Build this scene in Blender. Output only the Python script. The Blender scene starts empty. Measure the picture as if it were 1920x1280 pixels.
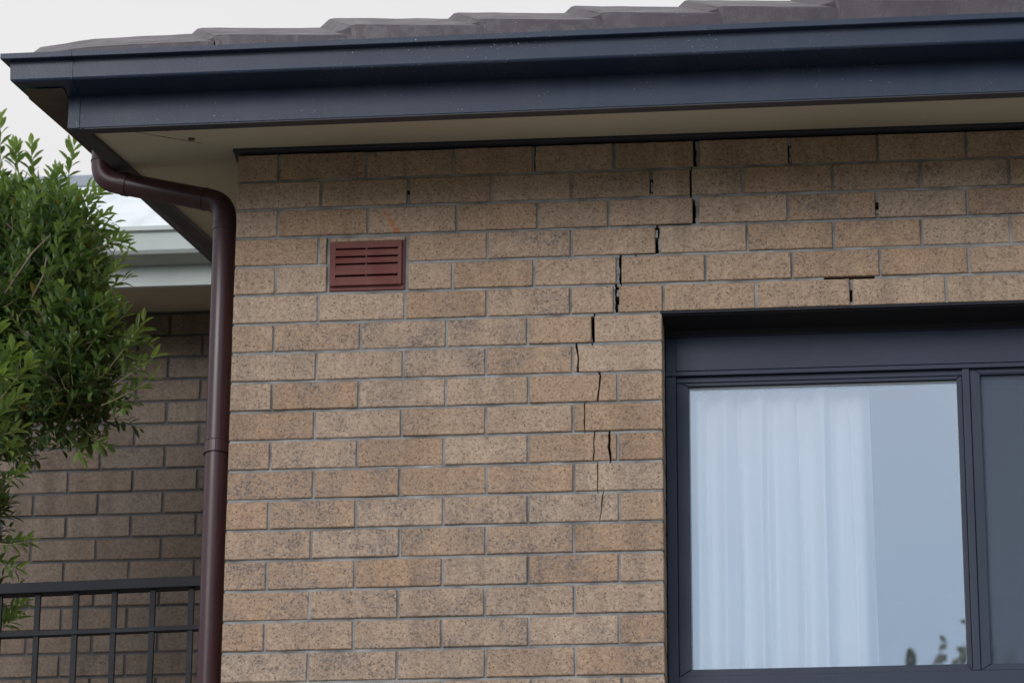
import bpy, bmesh, math, random
from mathutils import Vector, Matrix, noise
R = math.radians
Z0 = 6.1                       # height of the top of the front brick wall above the ground
scene = bpy.context.scene
col = scene.collection

# ------------------------------------------------------------------ camera
CX, CY, CZ = 1.75205, -10.01196, Z0 - 4.50012
YAW, PIT, ROL = -0.0969989, 0.3704129, 0.0062909
cam_d = bpy.data.cameras.new('camera'); cam = bpy.data.objects.new('camera', cam_d); col.objects.link(cam)
F = Vector((math.sin(YAW)*math.cos(PIT), math.cos(YAW)*math.cos(PIT), math.sin(PIT)))
R0 = Vector((math.cos(YAW), -math.sin(YAW), 0)); U0 = R0.cross(F)
Rv = R0*math.cos(ROL) + U0*math.sin(ROL); Uv = -R0*math.sin(ROL) + U0*math.cos(ROL)
m = Matrix((Rv, Uv, -F)).transposed().to_4x4(); m.translation = (CX, CY, CZ)
cam.matrix_world = m
cam_d.sensor_width = 36; cam_d.lens = 7364.78/1920*36
cam_d.clip_start = .1; cam_d.clip_end = 3000
cam_d.dof.use_dof = True; cam_d.dof.focus_distance = 11.0; cam_d.dof.aperture_fstop = 8
scene.camera = cam

# ------------------------------------------------------------------ sky, sun, exposure
SUN_EL, SUN_AZ = R(17), R(209)          # low in front of the house, to the left, behind thick cloud
w = bpy.data.worlds.new('World'); scene.world = w; w.use_nodes = True
nt = w.node_tree; nd = nt.nodes; lk = nt.links
bg = nd['Background']; bg.inputs['Strength'].default_value = .1
sky = nd.new('ShaderNodeTexSky'); sky.sky_type = 'NISHITA'; sky.sun_disc = False
sky.sun_elevation = SUN_EL; sky.sun_rotation = SUN_AZ
sky.air_density = 1.0; sky.dust_density = 2.0
tc = nd.new('ShaderNodeTexCoord'); sx = nd.new('ShaderNodeSeparateXYZ'); lk.new(tc.outputs['Generated'], sx.inputs[0])
cr = nd.new('ShaderNodeValToRGB')       # colour of the cloud sheet: white behind the house, brighter blue in front of it
mr = nd.new('ShaderNodeMapRange'); mr.inputs['From Min'].default_value = -1; lk.new(sx.outputs['Y'], mr.inputs['Value'])
lk.new(mr.outputs[0], cr.inputs['Fac'])
e = cr.color_ramp.elements
e[0].position = .0; e[0].color = (1.02, 1.13, 1.31, 1)
e[1].position = 1.; e[1].color = (.90, .885, .885, 1)
x = cr.color_ramp.elements.new(.5); x.color = (.90, .95, 1.05, 1)
x = cr.color_ramp.elements.new(.8); x.color = (.90, .885, .885, 1)
nz = nd.new('ShaderNodeTexNoise'); nz.inputs['Scale'].default_value = 2.6; nz.inputs['Detail'].default_value = 5
lk.new(tc.outputs['Generated'], nz.inputs['Vector'])
cm = nd.new('ShaderNodeMapRange'); cm.inputs['From Min'].default_value = .3; cm.inputs['From Max'].default_value = .7
cm.inputs['To Min'].default_value = .84; cm.inputs['To Max'].default_value = 1.0; lk.new(nz.outputs['Fac'], cm.inputs['Value'])
sc_ = nd.new('ShaderNodeVectorMath'); sc_.operation = 'SCALE'; sc_.inputs['Scale'].default_value = 10.0
zr = nd.new('ShaderNodeValToRGB'); lk.new(sx.outputs['Z'], zr.inputs['Fac'])     # bluer gap low in the sky opposite, greyer cloud above
zr.color_ramp.elements[0].position = .30; zr.color_ramp.elements[0].color = (.84, .97, 1.08, 1)
zr.color_ramp.elements[1].position = .45; zr.color_ramp.elements[1].color = (1.10, 1.04, 1.0, 1)
ym = nd.new('ShaderNodeMapRange'); ym.inputs['From Min'].default_value = -.2; ym.inputs['From Max'].default_value = .3; lk.new(sx.outputs['Y'], ym.inputs['Value'])
zm = nd.new('ShaderNodeMix'); zm.data_type = 'RGBA'; lk.new(ym.outputs[0], zm.inputs['Factor']); lk.new(zr.outputs['Color'], zm.inputs['A']); zm.inputs['B'].default_value = (1, 1, 1, 1)
zx = nd.new('ShaderNodeMix'); zx.data_type = 'RGBA'; zx.blend_type = 'MULTIPLY'; zx.inputs['Factor'].default_value = 1
lk.new(cr.outputs['Color'], zx.inputs['A']); lk.new(zm.outputs['Result'], zx.inputs['B'])
cn = nd.new('ShaderNodeTexNoise'); cn.inputs['Scale'].default_value = 5; cn.inputs['Detail'].default_value = 6; lk.new(tc.outputs['Generated'], cn.inputs['Vector'])
cf = nd.new('ShaderNodeMapRange'); cf.inputs['From Min'].default_value = .35; cf.inputs['From Max'].default_value = .65
cf.inputs['To Min'].default_value = 9.85; cf.inputs['To Max'].default_value = 10.5; lk.new(cn.outputs['Fac'], cf.inputs['Value']); lk.new(cf.outputs[0], sc_.inputs['Scale'])
lk.new(zx.outputs['Result'], sc_.inputs[0])
mx = nd.new('ShaderNodeMix'); mx.data_type = 'RGBA'
lk.new(cm.outputs[0], mx.inputs['Factor']); lk.new(sky.outputs[0], mx.inputs['A']); lk.new(sc_.outputs[0], mx.inputs['B'])
lk.new(mx.outputs['Result'], bg.inputs['Color'])
sd = bpy.data.lights.new('sun', 'SUN'); sun = bpy.data.objects.new('sun', sd); col.objects.link(sun)
sd.energy = 1.5; sd.angle = R(30); sd.color = (1, .955, .90)
dv = Vector((math.sin(SUN_AZ)*math.cos(SUN_EL), math.cos(SUN_AZ)*math.cos(SUN_EL), math.sin(SUN_EL)))
sun.rotation_euler = dv.to_track_quat('Z', 'Y').to_euler()
scene.view_settings.view_transform = 'Standard'; scene.view_settings.look = 'None'
scene.view_settings.exposure = 0; scene.view_settings.gamma = 1

def at(px, py, Y):              # a point of the photograph (1920 x 1280) on the plane y = Y
    d = F + Rv*((px-960)/7364.78) - Uv*((py-640)/7364.78)
    return Vector((CX, CY, CZ)) + d*((Y-CY)/d.y)

# ------------------------------------------------------------------ helpers
def tag(o, label=None, cat=None, group=None, kind=None):
    if label: o['label'] = label
    if cat: o['category'] = cat
    if group: o['group'] = group
    if kind: o['kind'] = kind
    return o
def thing(name, loc, label, cat, group=None):
    o = bpy.data.objects.new(name, None); col.objects.link(o); o.location = loc
    o.empty_display_size = .2
    return tag(o, label, cat, group)
class MB:
    def __init__(s): s.v = []; s.f = []; s.m = []; s.a = []; s.cur = 0; s.att = (0, 0, 0, 1); s.sm = []; s.smooth = False
    def face(s, idx):
        s.f.append(idx); s.m.append(s.cur); s.a.append(s.att); s.sm.append(s.smooth)
    def add(s, vs, fs):
        b = len(s.v); s.v += [tuple(v) for v in vs]
        for f in fs: s.face([b+i for i in f])
    def box(s, x0, x1, y0, y1, z0, z1, sh=None):
        vs = [(x, y, z) for x in (x0, x1) for y in (y0, y1) for z in (z0, z1)]
        if sh: vs = [sh(v) for v in vs]
        s.add(vs, [(0, 1, 3, 2), (4, 6, 7, 5), (0, 4, 5, 1), (2, 3, 7, 6), (0, 2, 6, 4), (1, 5, 7, 3)])
    def loft(s, rings, closed=True, caps=True):      # rings of equal length
        n = len(rings[0]); b = len(s.v)
        for r_ in rings: s.v += [tuple(p) for p in r_]
        for k in range(len(rings)-1):
            for i in range(n if closed else n-1):
                j = (i+1) % n
                s.face([b+k*n+i, b+k*n+j, b+(k+1)*n+j, b+(k+1)*n+i])
        if caps and closed:
            s.face([b+i for i in range(n)][::-1]); s.face([b+(len(rings)-1)*n+i for i in range(n)])
    def tube(s, pts, rad, n=20, caps=True):
        pts = [Vector(p) for p in pts]; rings = []
        up = Vector((0, 1, .01)).normalized()
        for i, p in enumerate(pts):
            a = (p-pts[i-1]).normalized() if i else None; c = (pts[i+1]-p).normalized() if i+1 < len(pts) else None
            t = (a+c).normalized() if a and c else (a or c)
            u = (up - t*up.dot(t)).normalized(); v = t.cross(u)
            r_ = rad[i] if isinstance(rad, (list, tuple)) else rad
            rings.append([p + (u*math.cos(2*math.pi*k/n) + v*math.sin(2*math.pi*k/n))*r_ for k in range(n)])
        s.loft(rings, True, caps)
    def build(s, name, mats, parent=None, bevel=0):
        me = bpy.data.meshes.new(name); me.from_pydata(s.v, [], s.f)
        for mt in (mats if isinstance(mats, (list, tuple)) else [mats]): me.materials.append(mt)
        me.polygons.foreach_set('material_index', s.m); me.polygons.foreach_set('use_smooth', s.sm)
        at_ = me.attributes.new('tint', 'FLOAT_COLOR', 'FACE')
        at_.data.foreach_set('color', [c for a in s.a for c in a])
        bm = bmesh.new(); bm.from_mesh(me); bmesh.ops.recalc_face_normals(bm, faces=bm.faces)
        bm.to_mesh(me); bm.free()
        o = bpy.data.objects.new(name, me); col.objects.link(o)
        if parent is not None:
            o.parent = parent; o.matrix_parent_inverse = Matrix.Translation(-root_loc(parent))
        if bevel:
            b = o.modifiers.new('bevel', 'BEVEL'); b.width = bevel; b.segments = 2; b.limit_method = 'ANGLE'; b.angle_limit = R(35)
        return o
def root_loc(o):
    v = Vector((0, 0, 0))
    while o is not None and o.type == 'EMPTY':
        v += Vector(o.location); o = o.parent
    return v

# ------------------------------------------------------------------ materials
def mat(name, base, rough=.6, metal=0, spec=.5):
    mt = bpy.data.materials.new(name); mt.use_nodes = True
    b = mt.node_tree.nodes['Principled BSDF']
    b.inputs['Base Color'].default_value = (*base, 1); b.inputs['Roughness'].default_value = rough
    b.inputs['Metallic'].default_value = metal; b.inputs['Specular IOR Level'].default_value = spec
    return mt, mt.node_tree.nodes, mt.node_tree.links, b
def N(nodes, typ, **kw):
    n = nodes.new(typ)
    for k, v in kw.items():
        if k.startswith('i_'): n.inputs[k[2:].replace('_', ' ')].default_value = v
        else: setattr(n, k, v)
    return n
def mixc(nd, lk, fac, a, b, mode='MIX'):
    n = nd.new('ShaderNodeMix'); n.data_type = 'RGBA'; n.blend_type = mode
    for s_, v in (('Factor', fac), ('A', a), ('B', b)):
        if hasattr(v, 'links'): lk.new(v, n.inputs[s_])
        elif isinstance(v, tuple): n.inputs[s_].default_value = (*v, 1)
        else: n.inputs[s_].default_value = v
    return n.outputs['Result']
def ramp(nd, lk, v, a, b, lo=0., hi=1.):
    n = nd.new('ShaderNodeMapRange'); n.inputs['From Min'].default_value = a; n.inputs['From Max'].default_value = b
    n.inputs['To Min'].default_value = lo; n.inputs['To Max'].default_value = hi; lk.new(v, n.inputs['Value']); return n.outputs[0]
def mathn(nd, lk, op, a, b=None):
    n = nd.new('ShaderNodeMath'); n.operation = op
    for i, v in enumerate((a, b)):
        if v is None: continue
        if hasattr(v, 'links'): lk.new(v, n.inputs[i])
        else: n.inputs[i].default_value = v
    return n.outputs[0]

def brick_material(name, gain=1.0, soft=False):
    mt, nd, lk, b = mat(name, (.3, .22, .16), .85, spec=.25)
    tcn = nd.new('ShaderNodeTexCoord'); att = nd.new('ShaderNodeAttribute'); att.attribute_name = 'tint'
    sp = nd.new('ShaderNodeSeparateColor'); lk.new(att.outputs['Color'], sp.inputs[0])   # R tone, G grime and painted falloff, B shift
    off = nd.new('ShaderNodeVectorMath'); off.operation = 'SCALE'; off.inputs['Scale'].default_value = 7.; lk.new(att.outputs['Color'], off.inputs[0])
    ad = nd.new('ShaderNodeVectorMath'); ad.operation = 'ADD'; lk.new(tcn.outputs['Object'], ad.inputs[0]); lk.new(off.outputs[0], ad.inputs[1])
    P = ad.outputs[0]
    def nz(s, d=3, r_=.55, dist=0):
        n = N(nd, 'ShaderNodeTexNoise'); n.inputs['Scale'].default_value = s; n.inputs['Detail'].default_value = d
        n.inputs['Roughness'].default_value = r_; n.inputs['Distortion'].default_value = dist; lk.new(P, n.inputs['Vector']); return n.outputs['Fac']
    big, mid, fine = nz(9, 3), nz(38, 4), nz(330, 2, .6)
    grain = nz(135, 4, .75, .6); patch = nz(62, 4, .7, .8)
    worm = nz(150, 3, .6, 1.2)
    cA = (.418*gain, .285*gain, .190*gain); cB = (.472*gain, .362*gain, .272*gain)
    c = mixc(nd, lk, sp.outputs[0], cA, cB)
    c = mixc(nd, lk, ramp(nd, lk, mid, .35, .7), c, mixc(nd, lk, 1., c, (.86, .84, .83), 'MULTIPLY'))
    c = mixc(nd, lk, ramp(nd, lk, fine, .35, .65, 0, .55), c, mixc(nd, lk, 1., c, (1.22, 1.2, 1.18), 'MULTIPLY'))
    c = mixc(nd, lk, ramp(nd, lk, grain, .42, .64, 0, .95), c, mixc(nd, lk, 1., c, (.60, .56, .53), 'MULTIPLY'))
    mp_ = nd.new('ShaderNodeMapping'); mp_.inputs['Scale'].default_value = (13, 13, 1.6); lk.new(tcn.outputs['Object'], mp_.inputs['Vector'])
    sn = N(nd, 'ShaderNodeTexNoise'); sn.inputs['Scale'].default_value = 1.; sn.inputs['Detail'].default_value = 5; lk.new(mp_.outputs[0], sn.inputs['Vector'])
    bn = N(nd, 'ShaderNodeTexNoise'); bn.inputs['Scale'].default_value = 1.3; bn.inputs['Detail'].default_value = 3; lk.new(tcn.outputs['Object'], bn.inputs['Vector'])
    stn = mathn(nd, lk, 'MULTIPLY', ramp(nd, lk, sn.outputs['Fac'], .42, .66), ramp(nd, lk, bn.outputs['Fac'], .36, .60, .25, 1.))
    c = mixc(nd, lk, mathn(nd, lk, 'MULTIPLY', stn, .8), c, mixc(nd, lk, 1., c, (.62, .62, .62), 'MULTIPLY'))
    # grime: grey violet bloom with dark pores, in patches, strong on the dirty bricks; low courses also carry painted light falloff
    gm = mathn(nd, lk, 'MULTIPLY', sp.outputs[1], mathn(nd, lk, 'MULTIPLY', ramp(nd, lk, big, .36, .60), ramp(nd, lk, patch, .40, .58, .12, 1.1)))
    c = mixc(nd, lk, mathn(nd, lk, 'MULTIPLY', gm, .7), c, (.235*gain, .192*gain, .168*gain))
    th = mathn(nd, lk, 'ADD', worm, mathn(nd, lk, 'MULTIPLY', gm, .105))
    pore = ramp(nd, lk, th, .595, .645, 0, 1)
    v = N(nd, 'ShaderNodeTexVoronoi'); v.inputs['Scale'].default_value = 95; lk.new(P, v.inputs['Vector'])
    vs = nd.new('ShaderNodeSeparateColor'); lk.new(v.outputs['Color'], vs.inputs[0])
    pit = mathn(nd, lk, 'MULTIPLY', ramp(nd, lk, v.outputs['Distance'], .26, .14), ramp(nd, lk, vs.outputs[0], .74, .78))
    dark = mathn(nd, lk, 'MAXIMUM', mathn(nd, lk, 'MULTIPLY', pore, .62), mathn(nd, lk, 'MULTIPLY', pit, .9))
    c = mixc(nd, lk, dark, c, (.085*gain, .062*gain, .050*gain))
    if not soft:
        # rust run on the brick above the vent
        sg = nd.new('ShaderNodeSeparateXYZ'); lk.new(tcn.outputs['Object'], sg.inputs[0])
        zz = mathn(nd, lk, 'SUBTRACT', Z0-.185, sg.outputs['Z'])                       # 0 at the top, .08 at the bottom
        xx = mathn(nd, lk, 'SUBTRACT', sg.outputs['X'], mathn(nd, lk, 'ADD', mathn(nd, lk, 'MULTIPLY', zz, .62), .412))
        xx = mathn(nd, lk, 'ADD', xx, mathn(nd, lk, 'MULTIPLY', mathn(nd, lk, 'SUBTRACT', worm, .5), .02))
        inx = ramp(nd, lk, mathn(nd, lk, 'ABSOLUTE', xx), (.011), .003)
        inz = mathn(nd, lk, 'MULTIPLY', ramp(nd, lk, zz, 0., .01), ramp(nd, lk, zz, .085, .075))
        c = mixc(nd, lk, mathn(nd, lk, 'MULTIPLY', mathn(nd, lk, 'MULTIPLY', inx, inz), ramp(nd, lk, mid, .42, .55, .4, .95)), c, (.40, .15, .065))
    if soft:
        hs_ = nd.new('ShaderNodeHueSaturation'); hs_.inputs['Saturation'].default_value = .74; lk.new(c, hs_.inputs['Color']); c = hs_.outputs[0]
    lk.new(c, b.inputs['Base Color'])
    bp = nd.new('ShaderNodeBump'); bp.inputs['Strength'].default_value = .5; bp.inputs['Distance'].default_value = .0016
    h = mathn(nd, lk, 'SUBTRACT', mathn(nd, lk, 'MULTIPLY', fine, .5), dark)
    lk.new(h, bp.inputs['Height']); lk.new(bp.outputs[0], b.inputs['Normal'])
    return mt
def mortar_material(name, ca, cb):
    mt, nd, lk, b = mat(name, ca, .95, spec=.15)
    tcn = nd.new('ShaderNodeTexCoord')
    n1 = N(nd, 'ShaderNodeTexNoise'); n1.inputs['Scale'].default_value = 14; n1.inputs['Detail'].default_value = 5; lk.new(tcn.outputs['Object'], n1.inputs['Vector'])
    n2 = N(nd, 'ShaderNodeTexNoise'); n2.inputs['Scale'].default_value = 350; lk.new(tcn.outputs['Object'], n2.inputs['Vector'])
    c = mixc(nd, lk, ramp(nd, lk, n1.outputs['Fac'], .35, .68), ca, cb)
    c = mixc(nd, lk, ramp(nd, lk, n2.outputs['Fac'], .45, .75, 0, .5), c, (.16, .155, .15))
    lk.new(c, b.inputs['Base Color'])
    bp = nd.new('ShaderNodeBump'); bp.inputs['Strength'].default_value = .6; bp.inputs['Distance'].default_value = .002
    lk.new(n2.outputs['Fac'], bp.inputs['Height']); lk.new(bp.outputs[0], b.inputs['Normal'])
    return mt
def painted(name, base, rough=.45, dirt=(.3, .3, .3), amt=.25, scale=40, spots=0., spec=.5, wav=.0, streak=0.):
    mt, nd, lk, b = mat(name, base, rough, spec=spec)
    tcn = nd.new('ShaderNodeTexCoord')
    n1 = N(nd, 'ShaderNodeTexNoise'); n1.inputs['Scale'].default_value = scale*.12; n1.inputs['Detail'].default_value = 6; lk.new(tcn.outputs['Object'], n1.inputs['Vector'])
    n2 = N(nd, 'ShaderNodeTexNoise'); n2.inputs['Scale'].default_value = scale*4; n2.inputs['Detail'].default_value = 3; lk.new(tcn.outputs['Object'], n2.inputs['Vector'])
    c = mixc(nd, lk, ramp(nd, lk, n1.outputs['Fac'], .4, .75, 0, amt), base, dirt)
    if spots:
        s1 = mathn(nd, lk, 'MULTIPLY', ramp(nd, lk, n2.outputs['Fac'], .66, .72), ramp(nd, lk, n1.outputs['Fac'], .50, .62))
        c = mixc(nd, lk, mathn(nd, lk, 'MULTIPLY', s1, spots), c, (.36, .38, .40))
    if streak:
        mp_ = nd.new('ShaderNodeMapping'); mp_.inputs['Scale'].default_value = (22, 22, 2.2); lk.new(tcn.outputs['Object'], mp_.inputs['Vector'])
        sn = N(nd, 'ShaderNodeTexNoise'); sn.inputs['Scale'].default_value = 1.; sn.inputs['Detail'].default_value = 6; lk.new(mp_.outputs[0], sn.inputs['Vector'])
        c = mixc(nd, lk, ramp(nd, lk, sn.outputs['Fac'], .48, .74, 0, streak), c, dirt)
    lk.new(c, b.inputs['Base Color'])
    lk.new(ramp(nd, lk, n1.outputs['Fac'], .3, .7, rough-.07, rough+.12), b.inputs['Roughness'])
    bp = nd.new('ShaderNodeBump'); bp.inputs['Strength'].default_value = .25; bp.inputs['Distance'].default_value = .001+wav
    lk.new(mathn(nd, lk, 'ADD', n2.outputs['Fac'], mathn(nd, lk, 'MULTIPLY', n1.outputs['Fac'], 3.)), bp.inputs['Height']); lk.new(bp.outputs[0], b.inputs['Normal'])
    return mt

M_brick = brick_material('tan_brick'); M_brick2 = brick_material('tan_brick_rear_shaded', .64, True)  # rear copy greyer, its gain cut to paint in shade from surroundings
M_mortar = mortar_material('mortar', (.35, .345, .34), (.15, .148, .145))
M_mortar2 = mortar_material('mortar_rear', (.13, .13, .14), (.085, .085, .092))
M_gut = painted('slate_blue_steel', (.014, .024, .050), .33, (.028, .038, .062), .35, 40, .9, spec=.4, streak=.45)
M_trim = painted('dark_trim', (.024, .026, .037), .5, (.04, .04, .05), .3)
M_soffit = painted('beige_soffit_sheet', (.52, .485, .38), .75, (.42, .375, .285), .8, 12, spec=.2)
M_brown = painted('brown_board', (.10, .078, .060), .7, (.06, .045, .035), .6, spec=.2)
M_pipe = painted('plum_brown_pipe', (.042, .0125, .016), .34, (.07, .035, .038), .5, 18, spec=.45, streak=.5)
M_frame = painted('charcoal_aluminium', (.015, .022, .044), .42, (.022, .029, .05), .4, spec=.4, streak=.3)
M_vent = painted('terracotta_red_paint', (.140, .042, .038), .6, (.19, .085, .07), .6, 90, .4, spec=.25, streak=.5)
M_black = mat('dark_cavity', (.012, .011, .011), .95, spec=.1)[0]
M_lint = painted('weathered_black_steel', (.016, .016, .019), .8, (.028, .024, .022), .5, spec=.15)
M_tile = painted('concrete_roof_tile', (.034, .020, .028), .42, (.07, .055, .068), .8, 90, 1.0, wav=.002)
M_rail = painted('black_powder_coat', (.007, .009, .013), .5, (.014, .016, .02), .4, spec=.22)
M_cream = painted('pale_green_grey_paint', (.46, .50, .48), .5, (.38, .40, .37), .4)
M_metalroof = painted('pale_roof_sheet', (.76, .79, .80), .45, (.5, .55, .57), .5)
M_room = mat('room_plaster', (.32, .33, .36), .9)[0]

nd = M_tile.node_tree.nodes; lk = M_tile.node_tree.links; b = nd['Principled BSDF']           # pale lichen crust on the oldest tiles at the left
prev = b.inputs['Base Color'].links[0].from_socket
tcn = nd.new('ShaderNodeTexCoord'); sg = nd.new('ShaderNodeSeparateXYZ'); lk.new(tcn.outputs['Object'], sg.inputs[0])
n1 = N(nd, 'ShaderNodeTexNoise'); n1.inputs['Scale'].default_value = 26; n1.inputs['Detail'].default_value = 9; n1.inputs['Roughness'].default_value = .7; lk.new(tcn.outputs['Object'], n1.inputs['Vector'])
n2 = N(nd, 'ShaderNodeTexNoise'); n2.inputs['Scale'].default_value = 4.5; n2.inputs['Detail'].default_value = 3; lk.new(tcn.outputs['Object'], n2.inputs['Vector'])
lm_ = mathn(nd, lk, 'MULTIPLY', ramp(nd, lk, n1.outputs['Fac'], .46, .56), ramp(nd, lk, n2.outputs['Fac'], .42, .58))
lm_ = mathn(nd, lk, 'MULTIPLY', lm_, ramp(nd, lk, sg.outputs['X'], 1.3, .1, .35, 1.))
c = mixc(nd, lk, mathn(nd, lk, 'MULTIPLY', lm_, .45), prev, (.15, .14, .155))
n3 = N(nd, 'ShaderNodeTexNoise'); n3.inputs['Scale'].default_value = 220; lk.new(tcn.outputs['Object'], n3.inputs['Vector'])
c = mixc(nd, lk, ramp(nd, lk, n3.outputs['Fac'], .4, .65, 0, .4), c, mixc(nd, lk, 1., c, (.45, .42, .42), 'MULTIPLY'))
lk.new(c, b.inputs['Base Color'])

# ------------------------------------------------------------------ ground
g = MB(); n = 60; 
for i in range(n+1):
    for j in range(n+1):
        a = (i/n*2-1); b_ = (j/n*2-1); g.v.append((a*abs(a)*900, b_*abs(b_)*900, 0))
for i in range(n):
    for j in range(n): k = i*(n+1)+j; g.face([k, k+n+1, k+n+2, k+1])
mg, nd, lk, b = mat('lawn_and_gravel', (.12, .12, .08), .95)
t_ = nd.new('ShaderNodeTexCoord'); n1 = N(nd, 'ShaderNodeTexNoise'); n1.inputs['Scale'].default_value = .35; n1.inputs['Detail'].default_value = 8; lk.new(t_.outputs['Object'], n1.inputs['Vector'])
lk.new(mixc(nd, lk, ramp(nd, lk, n1.outputs['Fac'], .45, .58), (.075, .10, .04), (.16, .14, .10)), b.inputs['Base Color'])
tag(g.build('ground', mg), kind='structure')
p = MB(); p.box(-7, 9, -12.6, -.02, -.05, .012)
mp, nd, lk, b = mat('concrete_paving', (.30, .28, .25), .9)
t_ = nd.new('ShaderNodeTexCoord'); n1 = N(nd, 'ShaderNodeTexNoise'); n1.inputs['Scale'].default_value = 3; n1.inputs['Detail'].default_value = 8; lk.new(t_.outputs['Object'], n1.inputs['Vector'])
lk.new(mixc(nd, lk, n1.outputs['Fac'], (.17, .163, .155), (.25, .24, .225)), b.inputs['Base Color'])
tag(p.build('paving', mp), kind='structure')

# ------------------------------------------------------------------ the brick house
house = thing('brick_house', (0, 0, 0), 'tan brick house with a stepped crack in its wall and a dark blue eave', 'house')
PITCH = .086; rnd = random.Random(7)
ROWS = {1:[(0,.1109),(.1204,.3589),(.3684,.6058),(.6153,.8313),(.8408,1.055),(1.0645,1.2806),(1.2985,1.5443),(1.5538,1.788),(1.7975,2.0317)],
2:[(0,.2325),(.242,.4797),(.4892,.7131),(.7226,.9361),(.9456,1.1592),(1.1687,1.2708),(1.2767,1.4131),(1.4226,1.6616),(1.6711,1.9041),(1.9136,2.1471)],
3:[(0,.1141),(.1236,.3672),(.3767,.6157),(.6252,.8424),(.8519,1.04),(1.0495,1.2773),(1.2965,1.537),(1.5465,1.7822),(1.7917,2.0294)],
4:[(0,.231),(.2405,.2568),(.4872,.703),(.7125,.9372),(.9467,1.1737),(1.1893,1.4232),(1.4327,1.6609),(1.6704,1.902),(1.9115,2.1451)],
5:[(0,.1114),(.1209,.2583),(.4885,.6062),(.6157,.8326),(.8421,1.0646),(1.0803,1.3074),(1.3169,1.5449),(1.5544,1.7858),(1.7953,2.0281)],
6:[(0,.2332),(.2427,.4751),(.4846,.7025),(.712,.9347),(.9442,1.057),(1.0734,1.1901),(1.1996,1.4453),(1.4548,1.7049),(1.7144,1.9632)],
7:[(0,.1111),(.1206,.353),(.3625,.5919),(.6014,.8161),(.8256,.9961),(1.0056,1.19)],
8:[(0,.2314),(.2409,.473),(.4825,.7014),(.7109,.9399),(.9494,1.19)],
9:[(0,.1111),(.1206,.3516),(.3611,.5916),(.6011,.8193),(.8288,1.0637),(1.0732,1.19)],
10:[(0,.2305),(.24,.4709),(.4804,.7024),(.7119,.9411),(.9506,1.19)],
11:[(0,.1111),(.1206,.3511),(.3606,.5887),(.5982,.8186),(.8281,1.0626),(1.0721,1.19)],
12:[(0,.2318),(.2413,.4683),(.4778,.7057),(.7152,.9437),(.9532,1.19)],
13:[(0,.111),(.1205,.3502),(.3597,.5889),(.5984,.8194),(.8289,1.0662),(1.0757,1.19)],
14:[(0,.2301),(.2396,.4711),(.4806,.7057),(.7152,.9437),(.9532,1.19)],
15:[(0,.1111),(.1206,.3508),(.3603,.5881),(.5976,.8201),(.8296,1.0656),(1.0751,1.19)],
16:[(0,.231),(.2405,.4696),(.4791,.7042),(.7137,.9451),(.9546,1.19)],
17:[(0,.1098),(.1193,.35),(.3595,.5888),(.5983,.8223),(.8318,1.0656),(1.0751,1.19)],
18:[(0,.2291),(.2386,.4695),(.479,.7071),(.7166,.948),(.9575,1.19)]}
XJ, XW, XE = 1.19, 2.83, 5.2; HEAD, SILL = 6, 20          # window opening: jambs, courses of head and sill
CRACK = {8:[(.9545,.0075),(.958,.004),(.9605,.0030),(.9595,.0045),(.9585,.0065)],       # path top to bottom: x, width
         9:[(1.0215,.0045),(1.0195,.0045),(1.0180,.0035),(1.0150,.0040),(1.0135,.0040)],
         10:[(.9770,.0030),(.9785,.0022),(.9770,.0025),(.9780,.0022)],
         11:[(1.0050,.0032),(1.0025,.0022),(1.0035,.0028),(1.0010,.0030)],
         12:[(1.0125,.0024),(1.0135,.0020),(1.0120,.0022)],
         13:[(1.0270,.0026),(1.0245,.0024),(1.0225,.0018),(1.0185,.0014)]}
CRACK2 = {11:[(1.0445,.0068),(1.0455,.0055),(1.0440,.0070),(1.0470,.0060),(1.0480,.0045)]}
def wob(x, z, a): return a*noise.noise(Vector((x*45, z*45, 3.3)))
def brick(mb, xa, xb, za, zb, y0=0., yb=.13, left=None, right=None, att=None, amp=.0016):
    """front face outline with slightly worn edges, arris, sides"""
    nx = max(2, int((xb-xa)/.02)); nz_ = 4
    out = []
    for i in range(nx): out.append((xa+(xb-xa)*i/nx, za))
    R_ = [(xb, za+(zb-za)*i/nz_) for i in range(nz_)] if right is None else right
    L_ = [(xa, zb-(zb-za)*i/nz_) for i in range(nz_)] if left is None else left
    x1t = xb if right is None else right[-1][0]; x0t = xa if left is None else left[0][0]
    out[0] = ((xa if left is None else left[-1][0]), za)
    if right is not None: out = [o for o in out if o[0] < right[0][0]-.004]
    if left is not None: out = [out[0]]+[o for o in out[1:] if o[0] > left[-1][0]+.004]
    out += (R_ if right is None else right[:-1])
    for i in range(nx): out.append((x1t+(x0t-x1t)*i/nx, zb))
    out += (L_ if left is None else left[:-1])
    cx, cz = (xa+xb)/2, (za+zb)/2; o2 = []; o1 = []
    tz = rnd.uniform(-.0012, .0012); tx = rnd.uniform(-.0015, .0015); dy = rnd.uniform(-.0012, .0012)
    for (x, z) in out:
        wx = wob(x+y0, z, amp); wz = wob(x+9, z+4, amp)
        # keep corners rounded
        cornx = min(abs(x-xa), abs(x-xb)); cornz = min(abs(z-za), abs(z-zb))
        x += wx*.6; z += wz*.6
        o1.append((x, z))
        sx_ = 1 if x > cx else -1; sz_ = 1 if z > cz else -1
        ix = .0022 if cornx < .012 else 0; iz = .0022 if cornz < .006 else 0
        if left is not None or right is not None: ix = .0012 if ix else 0
        o2.append((x-sx_*ix, z-sz_*iz))
    f = lambda x, z: y0+dy+tz*(z-cz)/.04+tx*(x-cx)/.12
    mb.att = att
    rings = [[(x, yb, z) for x, z in o1], [(x, f(x, z)+.0022, z) for x, z in o1], [(x, f(x, z), z) for x, z in o2]]
    mb.loft([[(x, y, z+Z0) for x, y, z in r_] for r_ in rings])
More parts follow.
